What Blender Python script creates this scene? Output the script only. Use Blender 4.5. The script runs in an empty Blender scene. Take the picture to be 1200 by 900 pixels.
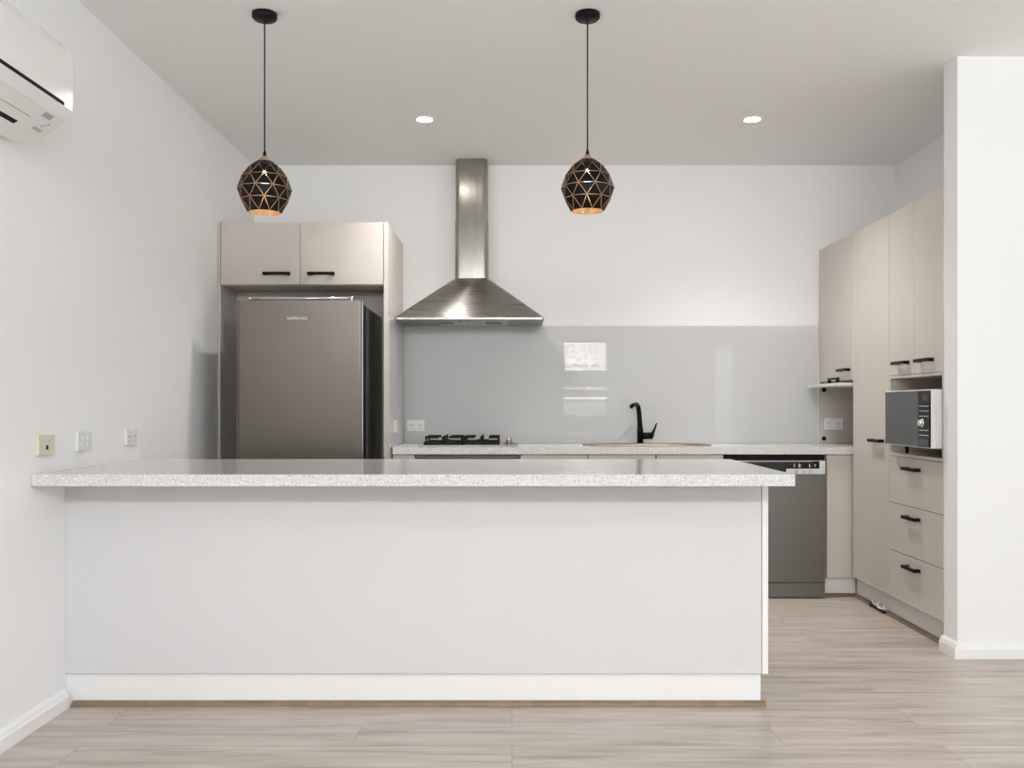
import bpy, bmesh, math, random
from mathutils import Vector, Matrix

random.seed(7)
S = bpy.context.scene
C = S.collection
PI = math.pi
F = 1060.0            # focal length in pixels of the 1200 px wide frame
EYE = 1.138

# ------------------------------------------------------------------ camera, light, exposure
cam_data = bpy.data.cameras.new('camera')
cam = bpy.data.objects.new('camera', cam_data)
C.objects.link(cam)
cam.location = (0, 0, EYE)
cam.rotation_euler = (PI / 2, 0, 0)
cam_data.sensor_width = 36.0
cam_data.lens = F * 36.0 / 1200.0
cam_data.shift_y = 27.0 / 1200.0
cam_data.clip_start = 0.05
S.camera = cam

S.view_settings.view_transform = 'Standard'
S.view_settings.look = 'None'
S.view_settings.gamma = 1.0
S.view_settings.use_curve_mapping = False
S.view_settings.exposure = 0.39
S.cycles.use_denoising = True
S.cycles.use_adaptive_sampling = False
S.cycles.max_bounces = 10
S.cycles.diffuse_bounces = 6
S.cycles.glossy_bounces = 5
S.cycles.sample_clamp_indirect = 6.0

world = bpy.data.worlds.new('overcast_sky')
S.world = world
world.use_nodes = True
wn = world.node_tree.nodes
wl = world.node_tree.links
bg = wn['Background']
tc = wn.new('ShaderNodeTexCoord')
sep = wn.new('ShaderNodeSeparateXYZ')
ramp = wn.new('ShaderNodeValToRGB')
wl.new(tc.outputs['Generated'], sep.inputs[0])
wl.new(sep.outputs['Z'], ramp.inputs[0])
ramp.color_ramp.elements[0].position = 0.0
ramp.color_ramp.elements[0].color = (0.95, 0.96, 1.0, 1)
ramp.color_ramp.elements[1].position = 0.8
ramp.color_ramp.elements[1].color = (0.75, 0.85, 1.0, 1)
wl.new(ramp.outputs[0], bg.inputs[0])
bg.inputs[1].default_value = 1.5


def area(name, loc, rot, sx, sy, power, col=(1, 1, 1)):
    d = bpy.data.lights.new(name, 'AREA')
    d.shape = 'RECTANGLE'
    d.size = sx
    d.size_y = sy
    d.energy = power
    d.color = col
    o = bpy.data.objects.new(name, d)
    C.objects.link(o)
    o.location = loc
    o.rotation_euler = rot
    return o


# sliding-door daylight, then an added frontal fill high on the rear wall
area('daylight_sliding_door', (4.66, 0.6, 1.25), (0, PI / 2, 0), 2.3, 4.6, 5, (0.95, 0.975, 1.0))
area('clerestory_fill', (0.45, -1.93, 2.56), (math.radians(90), 0, 0), 3.5, 0.24, 80, (0.935, 0.96, 1.0))
# living-room downlights behind the camera
for x_ in (-0.484, 1.328):
    d_ = bpy.data.lights.new('living_downlight', 'SPOT')
    d_.energy = 135
    d_.spot_size = math.radians(130)
    d_.spot_blend = 1.0
    d_.shadow_soft_size = 0.045
    d_.color = (0.97, 0.98, 1.0)
    o_ = bpy.data.objects.new('living_downlight', d_)
    C.objects.link(o_)
    o_.location = (x_, 0.7, 2.722)
# high sun beyond the house, lighting only the garden
sd = bpy.data.lights.new('sun', 'SUN')
sd.energy = 34
sd.angle = 0.01
sd.color = (1.0, 0.96, 0.9)
sun = bpy.data.objects.new('sun', sd)
C.objects.link(sun)
sun.rotation_euler = (math.radians(-28), math.radians(-14), 0)


# ------------------------------------------------------------------ materials
def new_mat(name):
    m = bpy.data.materials.new(name)
    m.use_nodes = True
    nt = m.node_tree
    return m, nt, nt.nodes['Principled BSDF']


def mat(name, col, rough=0.5, metal=0.0, spec=0.5, bump=0.0, bscale=60.0, var=0.0, vscale=3.0, coat=0.0):
    m, nt, p = new_mat(name)
    p.inputs['Base Color'].default_value = (*col, 1)
    p.inputs['Roughness'].default_value = rough
    p.inputs['Metallic'].default_value = metal
    p.inputs['Specular IOR Level'].default_value = spec
    p.inputs['Coat Weight'].default_value = coat
    t = nt.nodes.new('ShaderNodeTexCoord')
    if var > 0:
        n = nt.nodes.new('ShaderNodeTexNoise')
        n.inputs['Scale'].default_value = vscale
        n.inputs['Detail'].default_value = 4
        nt.links.new(t.outputs['Object'], n.inputs['Vector'])
        r = nt.nodes.new('ShaderNodeValToRGB')
        r.color_ramp.elements[0].position = 0.3
        r.color_ramp.elements[1].position = 0.7
        r.color_ramp.elements[0].color = (*[max(0, c * (1 - var)) for c in col], 1)
        r.color_ramp.elements[1].color = (*[min(1, c * (1 + var)) for c in col], 1)
        nt.links.new(n.outputs['Fac'], r.inputs[0])
        nt.links.new(r.outputs[0], p.inputs['Base Color'])
    if bump > 0:
        n = nt.nodes.new('ShaderNodeTexNoise')
        n.inputs['Scale'].default_value = bscale
        n.inputs['Detail'].default_value = 3
        nt.links.new(t.outputs['Object'], n.inputs['Vector'])
        b = nt.nodes.new('ShaderNodeBump')
        b.inputs['Strength'].default_value = bump
        b.inputs['Distance'].default_value = 0.002
        nt.links.new(n.outputs['Fac'], b.inputs['Height'])
        nt.links.new(b.outputs[0], p.inputs['Normal'])
    return m


def brushed(name, col, rough, stretch=(1, 1, 60), var=0.08, metal=1.0, aniso=0.5, rot=0.0):
    """brushed sheet metal: fine streaks in roughness and tint"""
    m, nt, p = new_mat(name)
    p.inputs['Metallic'].default_value = metal
    t = nt.nodes.new('ShaderNodeTexCoord')
    mp = nt.nodes.new('ShaderNodeMapping')
    mp.inputs['Scale'].default_value = stretch
    n = nt.nodes.new('ShaderNodeTexNoise')
    n.inputs['Scale'].default_value = 6
    n.inputs['Detail'].default_value = 5
    nt.links.new(t.outputs['Object'], mp.inputs[0])
    nt.links.new(mp.outputs[0], n.inputs['Vector'])
    r = nt.nodes.new('ShaderNodeValToRGB')
    r.color_ramp.elements[0].position = 0.3
    r.color_ramp.elements[1].position = 0.7
    r.color_ramp.elements[0].color = (*[c * (1 - var) for c in col], 1)
    r.color_ramp.elements[1].color = (*[c * (1 + var) for c in col], 1)
    nt.links.new(n.outputs['Fac'], r.inputs[0])
    nt.links.new(r.outputs[0], p.inputs['Base Color'])
    mr = nt.nodes.new('ShaderNodeMapRange')
    mr.inputs[1].default_value = 0.3
    mr.inputs[2].default_value = 0.7
    mr.inputs[3].default_value = rough * 0.94
    mr.inputs[4].default_value = rough * 1.06
    nt.links.new(n.outputs['Fac'], mr.inputs[0])
    nt.links.new(mr.outputs[0], p.inputs['Roughness'])
    p.inputs['Anisotropic'].default_value = aniso
    p.inputs['Anisotropic Rotation'].default_value = rot
    tg = nt.nodes.new('ShaderNodeTangent')
    tg.direction_type = 'RADIAL'
    tg.axis = 'Z'
    nt.links.new(tg.outputs[0], p.inputs['Tangent'])
    return m


def emit(name, col, strength):
    m, nt, p = new_mat(name)
    p.inputs['Base Color'].default_value = (*col, 1)
    p.inputs['Emission Color'].default_value = (*col, 1)
    p.inputs['Emission Strength'].default_value = strength
    return m


def stone(name):
    """pale engineered stone with grey, white and a few dark chips"""
    m, nt, p = new_mat(name)
    L = nt.links.new
    t = nt.nodes.new('ShaderNodeTexCoord')
    prev = None
    base = (0.63, 0.622, 0.61, 1)
    layers = [(260, 0.45, (0.90, 0.895, 0.88, 1), 0.62), (330, 0.45, (0.46, 0.43, 0.40, 1), 0.80),
              (210, 0.40, (0.10, 0.09, 0.085, 1), 0.955)]
    for i, (sc, rad, col, thr) in enumerate(layers):
        v = nt.nodes.new('ShaderNodeTexVoronoi')
        v.inputs['Scale'].default_value = sc
        mp = nt.nodes.new('ShaderNodeMapping')
        mp.inputs['Location'].default_value = (i * 1.37, i * 0.71, i * 2.3)
        L(t.outputs['Object'], mp.inputs[0])
        L(mp.outputs[0], v.inputs['Vector'])
        s = nt.nodes.new('ShaderNodeSeparateColor')
        L(v.outputs['Color'], s.inputs[0])
        gt = nt.nodes.new('ShaderNodeMath')
        gt.operation = 'GREATER_THAN'
        gt.inputs[1].default_value = thr
        L(s.outputs[0], gt.inputs[0])
        lt = nt.nodes.new('ShaderNodeMath')
        lt.operation = 'LESS_THAN'
        lt.inputs[1].default_value = rad
        L(v.outputs['Distance'], lt.inputs[0])
        mu = nt.nodes.new('ShaderNodeMath')
        mu.operation = 'MULTIPLY'
        L(gt.outputs[0], mu.inputs[0])
        L(lt.outputs[0], mu.inputs[1])
        mx = nt.nodes.new('ShaderNodeMix')
        mx.data_type = 'RGBA'
        L(mu.outputs[0], mx.inputs[0])
        if prev is None:
            mx.inputs[6].default_value = base
        else:
            L(prev, mx.inputs[6])
        mx.inputs[7].default_value = col
        prev = mx.outputs[2]
    L(prev, p.inputs['Base Color'])
    p.inputs['Roughness'].default_value = 0.13
    p.inputs['Specular IOR Level'].default_value = 0.5
    return m


def oak_floor(name):
    m, nt, p = new_mat(name)
    L = nt.links.new
    t = nt.nodes.new('ShaderNodeTexCoord')
    br = nt.nodes.new('ShaderNodeTexBrick')
    br.offset = 0.37
    br.inputs['Scale'].default_value = 1.0
    br.inputs['Brick Width'].default_value = 1.45
    br.inputs['Row Height'].default_value = 0.19
    br.inputs['Mortar Size'].default_value = 0.0012
    br.inputs['Mortar Smooth'].default_value = 0.0
    br.inputs['Bias'].default_value = 0.0
    br.inputs['Color1'].default_value = (0.0, 0.0, 0.0, 1)
    br.inputs['Color2'].default_value = (1, 1, 1, 1)
    br.inputs['Mortar'].default_value = (0.5, 0.5, 0.5, 1)
    L(t.outputs['Object'], br.inputs['Vector'])
    # grain running along the boards, shifted from board to board
    mp = nt.nodes.new('ShaderNodeMapping')
    mp.inputs['Scale'].default_value = (0.9, 11, 1)
    vadd = nt.nodes.new('ShaderNodeVectorMath')
    vadd.operation = 'ADD'
    L(t.outputs['Object'], vadd.inputs[0])
    L(br.outputs['Color'], vadd.inputs[1])
    L(vadd.outputs[0], mp.inputs[0])
    n = nt.nodes.new('ShaderNodeTexNoise')
    n.inputs['Scale'].default_value = 2.2
    n.inputs['Detail'].default_value = 7
    n.inputs['Roughness'].default_value = 0.62
    n.inputs['Distortion'].default_value = 0.4
    L(mp.outputs[0], n.inputs['Vector'])
    r = nt.nodes.new('ShaderNodeValToRGB')
    e = r.color_ramp.elements
    e[0].position = 0.30
    e[0].color = (0.31, 0.26, 0.212, 1)
    e[1].position = 0.72
    e[1].color = (0.57, 0.512, 0.455, 1)
    mid = r.color_ramp.elements.new(0.5)
    mid.color = (0.465, 0.405, 0.348, 1)
    L(n.outputs['Fac'], r.inputs[0])
    hs = nt.nodes.new('ShaderNodeHueSaturation')
    bw = nt.nodes.new('ShaderNodeMapRange')
    bw.inputs[3].default_value = 0.95
    bw.inputs[4].default_value = 1.05
    L(br.outputs['Color'], bw.inputs[0])
    L(bw.outputs[0], hs.inputs['Value'])
    L(r.outputs[0], hs.inputs['Color'])
    mx = nt.nodes.new('ShaderNodeMix')
    mx.data_type = 'RGBA'
    L(br.outputs['Fac'], mx.inputs[0])
    L(hs.outputs[0], mx.inputs[6])
    mx.inputs[7].default_value = (0.30, 0.23, 0.18, 1)
    L(mx.outputs[2], p.inputs['Base Color'])
    p.inputs['Roughness'].default_value = 0.38
    b = nt.nodes.new('ShaderNodeBump')
    b.inputs['Strength'].default_value = 0.06
    b.inputs['Distance'].default_value = 0.002
    L(n.outputs['Fac'], b.inputs['Height'])
    L(b.outputs[0], p.inputs['Normal'])
    return m


M = {
    'wall': mat('white_wall_paint', (0.87, 0.87, 0.87), 0.65, bump=0.05, bscale=220),
    'ceil': mat('ceiling_paint', (0.90, 0.90, 0.90), 0.9, bump=0.03, bscale=200),
    'trim': mat('white_gloss_trim', (0.86, 0.86, 0.85), 0.3),
    'beige': mat('warm_beige_laminate', (0.575, 0.53, 0.48), 0.2, var=0.015, vscale=8),
    'carcass': mat('white_melamine', (0.72, 0.70, 0.66), 0.4),
    'nook': mat('taupe_melamine', (0.52, 0.48, 0.42), 0.45, var=0.02),
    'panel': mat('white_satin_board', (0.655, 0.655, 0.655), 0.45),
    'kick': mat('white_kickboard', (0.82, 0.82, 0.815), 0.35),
    'kickgrey': mat('pale_kickboard', (0.70, 0.685, 0.655), 0.35),
    'stone': stone('speckled_stone'),
    'floor': oak_floor('oak_boards'),
    'oak': mat('oak_quarter_round', (0.22, 0.155, 0.095), 0.45, var=0.2, vscale=14),
    'splash': mat('grey_back_painted_glass', (0.55, 0.556, 0.558), 0.0, spec=0.7),
    'steel': brushed('brushed_steel', (0.36, 0.34, 0.312), 0.28, (1, 1, 30), 0.03, aniso=0.85, rot=0.25),
    'chimney': brushed('brushed_steel_chimney', (0.36, 0.34, 0.312), 0.28, (40, 1, 1), 0.03, aniso=0.85),
    'steelv': brushed('brushed_steel_sheet', (0.24, 0.232, 0.222), 0.30, (1, 1, 40), 0.03),
    'fridge': brushed('dark_inox_door', (0.158, 0.142, 0.123), 0.34, (1, 1, 60), 0.03),
    'chrome': mat('chrome', (0.85, 0.85, 0.86), 0.08, 1.0),
    'silver': mat('silver_plastic', (0.55, 0.54, 0.53), 0.32, 0.6),
    'brightsilver': mat('pale_silver_paint', (0.72, 0.72, 0.73), 0.35, 0.2),
    'black': mat('matt_black_metal', (0.006, 0.006, 0.0065), 0.4, spec=0.14, bump=0.04, bscale=400),
    'blackgloss': mat('black_glass', (0.008, 0.008, 0.009), 0.06),
    'blackplastic': mat('black_plastic', (0.005, 0.005, 0.0055), 0.22, spec=0.22),
    'iron': mat('cast_iron', (0.008, 0.008, 0.0085), 0.6, spec=0.2, bump=0.3, bscale=300),
    'ovenmesh': mat('dark_oven_vent', (0.06, 0.06, 0.06), 0.4, var=0.5, vscale=400),
    'glassgrey': mat('dark_grey_door_glass', (0.055, 0.058, 0.062), 0.08),
    'white': mat('white_plastic', (0.80, 0.80, 0.79), 0.25),
    'acwhite': mat('white_gloss_plastic', (0.82, 0.82, 0.81), 0.16),
    'cream': mat('cream_plastic', (0.70, 0.66, 0.53), 0.35),
    'slot': mat('dark_recess', (0.008, 0.008, 0.008), 0.5, spec=0.15),
    'label': mat('grey_label', (0.42, 0.42, 0.42), 0.4),
    'lightgrey': mat('light_grey_plastic', (0.62, 0.62, 0.61), 0.35),
    'gold': mat('brushed_gold', (0.86, 0.68, 0.47), 0.35, 0.85),
    'rosegold': mat('rose_gold_cap', (0.62, 0.42, 0.30), 0.3, 0.8),
    'cord': mat('black_cable', (0.01, 0.01, 0.01), 0.6),
    'bulb': emit('warm_bulb', (1.0, 0.84, 0.62), 5),
    'led': emit('downlight_diffuser', (1.0, 0.96, 0.90), 120),
    'sink': brushed('taupe_sink', (0.27, 0.22, 0.17), 0.38, (1, 1, 1), 0.1, 0.6),
    'icon': mat('white_print', (0.75, 0.75, 0.75), 0.5),
    'darkprint': mat('grey_print', (0.20, 0.20, 0.20), 0.5),
    'display': mat('display_glass', (0.03, 0.035, 0.035), 0.15),
    'glass': None,
    'brick': mat('pale_render', (0.50, 0.45, 0.40), 0.8),
    'tile': mat('pale_roof_tile', (0.55, 0.53, 0.52), 0.7, var=0.15, vscale=6),
    'fence': mat('grey_fence_sheet', (0.30, 0.30, 0.30), 0.6),
    'grass': mat('lawn', (0.12, 0.17, 0.07), 0.9, var=0.3, vscale=9),
    'leaf': mat('leaf_green', (0.05, 0.10, 0.03), 0.55, var=0.4, vscale=5),
    'bark': mat('bark', (0.12, 0.09, 0.06), 0.9),
    'tv': mat('black_screen', (0.01, 0.01, 0.011), 0.12),
}
gm, gnt, gp = new_mat('window_glass')
gp.inputs['Base Color'].default_value = (1, 1, 1, 1)
gp.inputs['Roughness'].default_value = 0.0
gp.inputs['Transmission Weight'].default_value = 1.0
gp.inputs['IOR'].default_value = 1.01
M['glass'] = gm


# ------------------------------------------------------------------ mesh helpers
class MB:
    def __init__(self):
        self.bm = bmesh.new()

    def box(self, x0, x1, y0, y1, z0, z1, mi=0):
        x0, x1 = min(x0, x1), max(x0, x1)
        y0, y1 = min(y0, y1), max(y0, y1)
        z0, z1 = min(z0, z1), max(z0, z1)
        v = [self.bm.verts.new(p) for p in ((x0, y0, z0), (x1, y0, z0), (x1, y1, z0), (x0, y1, z0),
                                            (x0, y0, z1), (x1, y0, z1), (x1, y1, z1), (x0, y1, z1))]
        for q in ((0, 3, 2, 1), (4, 5, 6, 7), (0, 1, 5, 4), (1, 2, 6, 5), (2, 3, 7, 6), (3, 0, 4, 7)):
            f = self.bm.faces.new([v[i] for i in q])
            f.material_index = mi
        return self

    def cyl(self, a, b, r0, r1=None, n=20, mi=0, smooth=True):
        a, b = Vector(a), Vector(b)
        r1 = r0 if r1 is None else r1
        d = (b - a).normalized()
        up = Vector((0, 0, 1)) if abs(d.z) < 0.9 else Vector((1, 0, 0))
        u = d.cross(up).normalized()
        w = d.cross(u)
        A, B = [], []
        for i in range(n):
            t = 2 * PI * i / n
            o = u * math.cos(t) + w * math.sin(t)
            A.append(self.bm.verts.new(a + o * r0))
            B.append(self.bm.verts.new(b + o * r1))
        for i in range(n):
            j = (i + 1) % n
            f = self.bm.faces.new((A[i], A[j], B[j], B[i]))
            f.smooth = smooth
            f.material_index = mi
        for ring in (A[::-1], B):
            f = self.bm.faces.new(ring)
            f.material_index = mi
        return self

    def tube(self, pts, radii, n=16, mi=0):
        """smooth swept tube through points with a radius each"""
        pts = [Vector(p) for p in pts]
        rings = []
        prev_u = None
        for i, p in enumerate(pts):
            d = (pts[min(i + 1, len(pts) - 1)] - pts[max(i - 1, 0)]).normalized()
            if prev_u is None:
                ref = Vector((0, 0, 1)) if abs(d.z) < 0.9 else Vector((1, 0, 0))
                u = d.cross(ref).normalized()
            else:
                u = (prev_u - d * prev_u.dot(d)).normalized()
            prev_u = u
            w = d.cross(u)
            rings.append([self.bm.verts.new(p + (u * math.cos(2 * PI * k / n) + w * math.sin(2 * PI * k / n)) * radii[i])
                          for k in range(n)])
        for a, b in zip(rings, rings[1:]):
            for k in range(n):
                f = self.bm.faces.new((a[k], a[(k + 1) % n], b[(k + 1) % n], b[k]))
                f.smooth = True
                f.material_index = mi
        self.bm.faces.new(rings[0][::-1]).material_index = mi
        self.bm.faces.new(rings[-1]).material_index = mi
        return self

    def lathe(self, prof, cx=0, cy=0, n=32, mi=0, cap=True):
        rings = []
        for r, z in prof:
            rings.append([self.bm.verts.new((cx + r * math.cos(2 * PI * k / n), cy + r * math.sin(2 * PI * k / n), z))
                          for k in range(n)])
        for a, b in zip(rings, rings[1:]):
            for k in range(n):
                f = self.bm.faces.new((a[k], a[(k + 1) % n], b[(k + 1) % n], b[k]))
                f.smooth = True
                f.material_index = mi
        if cap:
            self.bm.faces.new(rings[0][::-1]).material_index = mi
            self.bm.faces.new(rings[-1]).material_index = mi
        return self

    def prism(self, poly, axis, a, b, mi=0, smooth=False):
        """poly: 2-D outline; extruded along axis ('x','y','z') from a to b"""
        def p3(u, v, w):
            return {'x': (w, u, v), 'y': (u, w, v), 'z': (u, v, w)}[axis]
        A = [self.bm.verts.new(p3(u, v, a)) for u, v in poly]
        B = [self.bm.verts.new(p3(u, v, b)) for u, v in poly]
        n = len(poly)
        for i in range(n):
            j = (i + 1) % n
            f = self.bm.faces.new((A[i], A[j], B[j], B[i]))
            f.smooth = smooth
            f.material_index = mi
        self.bm.faces.new(A[::-1]).material_index = mi
        self.bm.faces.new(B).material_index = mi
        return self

    def rings(self, rings, mi=0, smooth=True, cap=(True, True)):
        R = [[self.bm.verts.new(p) for p in r] for r in rings]
        n = len(R[0])
        for a, b in zip(R, R[1:]):
            for k in range(n):
                f = self.bm.faces.new((a[k], a[(k + 1) % n], b[(k + 1) % n], b[k]))
                f.smooth = smooth
                f.material_index = mi
        for on, ring in ((cap[0], R[0][::-1]), (cap[1], R[-1])):
            if on:
                f = self.bm.faces.new(ring)
                f.material_index = mi
                for e in f.edges:
                    e.smooth = False
        return self

    def build(self, name, mats, parent=None, bevel=0.0, seg=2, label=None):
        bmesh.ops.recalc_face_normals(self.bm, faces=self.bm.faces[:])
        me = bpy.data.meshes.new(name)
        self.bm.to_mesh(me)
        self.bm.free()
        o = bpy.data.objects.new(name, me)
        C.objects.link(o)
        for m in (mats if isinstance(mats, (list, tuple)) else [mats]):
            me.materials.append(m)
        if parent is not None:
            o.parent = parent
            o.matrix_parent_inverse = Matrix.Translation(-world_loc(parent))
        if bevel > 0:
            b = o.modifiers.new('bevel', 'BEVEL')
            b.width = bevel
            b.segments = seg
            b.limit_method = 'ANGLE'
            b.angle_limit = math.radians(40)
        if label:
            o['label'] = label
        return o


def world_loc(o):
    """where the parent stands: a part made here sits at the world origin, a thing at its own base"""
    return Vector((0, 0, 0)) if o.parent is not None else Vector(o.location)


def tag(o, label, cat, group=None):
    o['label'] = label
    o['category'] = cat
    o['kind'] = 'thing'
    if group:
        o['group'] = group
    return o


def thing(name, loc, label, cat, group=None):
    o = bpy.data.objects.new(name, None)
    o.empty_display_size = 0.1
    C.objects.link(o)
    o.location = loc
    return tag(o, label, cat, group)


def struct(o, label=None):
    o['kind'] = 'structure'
    if label:
        o['label'] = label
    return o


def box(name, x0, x1, y0, y1, z0, z1, m, parent=None, bevel=0.0015, label=None):
    return MB().box(x0, x1, y0, y1, z0, z1).build(name, m, parent, bevel, label=label)


def rrect(x0, x1, y0, y1, r, n=6, corners=(1, 1, 1, 1)):
    """outline of a rounded rectangle, anticlockwise from lower right"""
    pts = []
    for (cx, cy, a0, on) in ((x1, y0, -PI / 2, corners[0]), (x1, y1, 0, corners[1]),
                             (x0, y1, PI / 2, corners[2]), (x0, y0, PI, corners[3])):
        rr = r if on else 0.0005
        ox = cx - rr if cx == x1 else cx + rr
        oy = cy - rr if cy == y1 else cy + rr
        for k in range(n + 1):
            a = a0 + PI / 2 * k / n
            pts.append((ox + rr * math.cos(a), oy + rr * math.sin(a)))
    return pts


# ------------------------------------------------------------------ room shell
XL, XR, YB, YR, HC = -1.70, 4.70, 5.96, -2.0, 2.73
XK = 2.52              # kitchen side wall
YP0, YP1 = 4.103, 4.233   # partition that ends the tall cabinets

struct(MB().box(XL - 0.1, XR + 0.1, YR - 0.1, YB + 0.1, -0.08, 0).build('floor', M['floor']), 'oak boards running across the room')
struct(MB().box(XL - 0.1, XR + 0.1, YR - 0.1, YB + 0.1, HC, HC + 0.1).build('ceiling', M['ceil']))
struct(MB().box(XL - 0.1, XL, YR - 0.1, YB + 0.1, 0, HC).build('wall_left', M['wall']))
struct(MB().box(XL, XK + 0.1, YB, YB + 0.1, 0, HC).build('wall_back', M['wall']))
struct(MB().box(XK, XK + 0.1, YP1, YB, 0, HC).build('wall_right', M['wall']))
struct(MB().box(2.02, XR, YP0, YP1, 0, HC).build('wall_partition', M['wall'], bevel=0.003))

# rear wall with a window and a tall narrow sidelight, seen mirrored in the splashback
W1 = (0.77, 1.49, 0.97, 2.17)
W2 = (3.09, 3.44, 0.10, 2.10)
rear = MB()
rear.box(XL, W1[0], YR - 0.1, YR, 0, 2.43)
rear.box(W1[0], W1[1], YR - 0.1, YR, 0, W1[2])
rear.box(W1[0], W1[1], YR - 0.1, YR, W1[3], 2.43)
rear.box(W1[1], W2[0], YR - 0.1, YR, 0, 2.43)
rear.box(W2[0], W2[1], YR - 0.1, YR, 0, W2[2])
rear.box(W2[0], W2[1], YR - 0.1, YR, W2[3], 2.43)
rear.box(W2[1], XR, YR - 0.1, YR, 0, 2.43)
rear.box(XL, -1.35, YR - 0.1, YR, 2.43, HC)  # gap above left for the added clerestory
rear.box(2.25, XR, YR - 0.1, YR, 2.43, HC)
rear.box(-1.35, 2.25, YR - 0.1, YR, 2.69, HC)
struct(rear.build('wall_rear', M['wall']))
D1 = (-1.75, 2.95, 0.06, 2.42)
side = MB()
side.box(XR, XR + 0.1, YR - 0.1, D1[0], 0, HC)
side.box(XR, XR + 0.1, D1[1], YP1, 0, HC)
side.box(XR, XR + 0.1, D1[0], D1[1], 0, D1[2])
side.box(XR, XR + 0.1, D1[0], D1[1], D1[3], HC)
struct(side.build('wall_side', M['wall']))


def window(name, x0, x1, z0, z1, sill=True):
    w = bpy.data.objects.new(name, None)
    C.objects.link(w)
    w.location = ((x0 + x1) / 2, YR, z0)
    struct(w)
    fr = MB()
    t = 0.035
    for q in ((x0, x0 + t, z0, z1), (x1 - t, x1, z0, z1), (x0 + t, x1 - t, z0, z0 + t), (x0 + t, x1 - t, z1 - t, z1)):
        fr.box(q[0], q[1], YR - 0.07, YR - 0.02, q[2], q[3])
    fr.build('window_frame', M['trim'], w, 0.002)
    MB().box(x0 + t, x1 - t, YR - 0.05, YR - 0.045, z0 + t, z1 - t).build('window_pane', M['glass'], w)
    ar = MB()
    a = 0.06
    for q in ((x0 - a, x0, z0 - a, z1 + a), (x1, x1 + a, z0 - a, z1 + a), (x0, x1, z1, z1 + a)):
        ar.box(q[0], q[1], YR, YR + 0.018, q[2], q[3])
    ar.build('window_architrave', M['trim'], w, 0.002)
    if sill:
        MB().box(x0 - 0.07, x1 + 0.07, YR - 0.02, YR + 0.05, z0 - 0.03, z0).build('window_sill', M['trim'], w, 0.004)
    return w


window('window_1', *W1)
window('window_2', *W2, sill=False)
window('added_clerestory', -1.35, 2.25, 2.43, 2.69, sill=False)  # made-up clerestory, added as an opening for the frontal fill
d = bpy.data.objects.new('door_1', None)
C.objects.link(d)
d.location = (XR + 0.05, 0.6, 0.06)
struct(d)
fr = MB()
ym = (D1[0] + D1[1]) / 2
for q in ((D1[0], D1[0] + 0.06, D1[2], D1[3]), (D1[1] - 0.06, D1[1], D1[2], D1[3]), (ym - 0.04, ym + 0.04, D1[2], D1[3])):
    fr.box(XR + 0.03, XR + 0.08, q[0], q[1], q[2], q[3])
for z in (D1[2], D1[3] - 0.06):
    fr.box(XR + 0.03, XR + 0.08, D1[0] + 0.06, ym - 0.04, z, z + 0.06)
    fr.box(XR + 0.03, XR + 0.08, ym + 0.04, D1[1] - 0.06, z, z + 0.06)
fr.build('door_frame', M['trim'], d, 0.003)
MB().box(XR + 0.05, XR + 0.055, D1[0] + 0.06, ym - 0.04, D1[2] + 0.06, D1[3] - 0.06).build('door_pane', M['glass'], d)
MB().box(XR + 0.05, XR + 0.055, ym + 0.04, D1[1] - 0.06, D1[2] + 0.06, D1[3] - 0.06).build('door_pane', M['glass'], d)


def skirting(t, h):
    return [(0, 0), (t, 0), (t, h * 0.62), (t * 0.82, h * 0.74), (t * 0.72, h * 0.86), (t * 0.45, h * 0.96), (0.002, h), (0, h)]


sk = [(XL + x, z) for x, z in skirting(0.024, 0.07)]
struct(MB().prism(sk, 'y', YR, 3.429).build('baseboard_left', M['trim']))
pb = MB()
pb.prism([(YP0 - x, z) for x, z in skirting(0.022, 0.072)], 'x', 2.02, XR)
struct(pb.build('baseboard_partition', M['trim']))
pr = MB()
pr.prism([(2.02 - x, z) for x, z in skirting(0.022, 0.072)], 'y', YP0 - 0.022, YP1 + 0.002)
struct(pr.build('baseboard_return', M['trim']))

# ------------------------------------------------------------------ handles, sockets
def handle(parent, c, axis, out, length=0.158):
    """black bar pull: slim square bar on two feet; c = centre on the face, axis = bar direction, out = away from face"""
    c, a, o = Vector(c), Vector(axis), Vector(out)
    up = a.cross(o)
    m = MB()

    def obox(ca, la, lo0, lo1, lu):
        vs = []
        for s0 in (ca - la / 2, ca + la / 2):
            for s1 in (lo0, lo1):
                for s2 in (-lu / 2, lu / 2):
                    vs.append(c + a * s0 + o * s1 + up * s2)
        xs = [v.x for v in vs]
        ys = [v.y for v in vs]
        zs = [v.z for v in vs]
        m.box(min(xs), max(xs), min(ys), max(ys), min(zs), max(zs))
    obox(0, length, 0.021, 0.034, 0.0165)
    for s in (-1, 1):
        obox(s * (length / 2 - 0.016), 0.024, 0.0, 0.021, 0.0165)
    return m.build('handle', M['black'], parent, 0.002, label='black bar handle')


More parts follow.
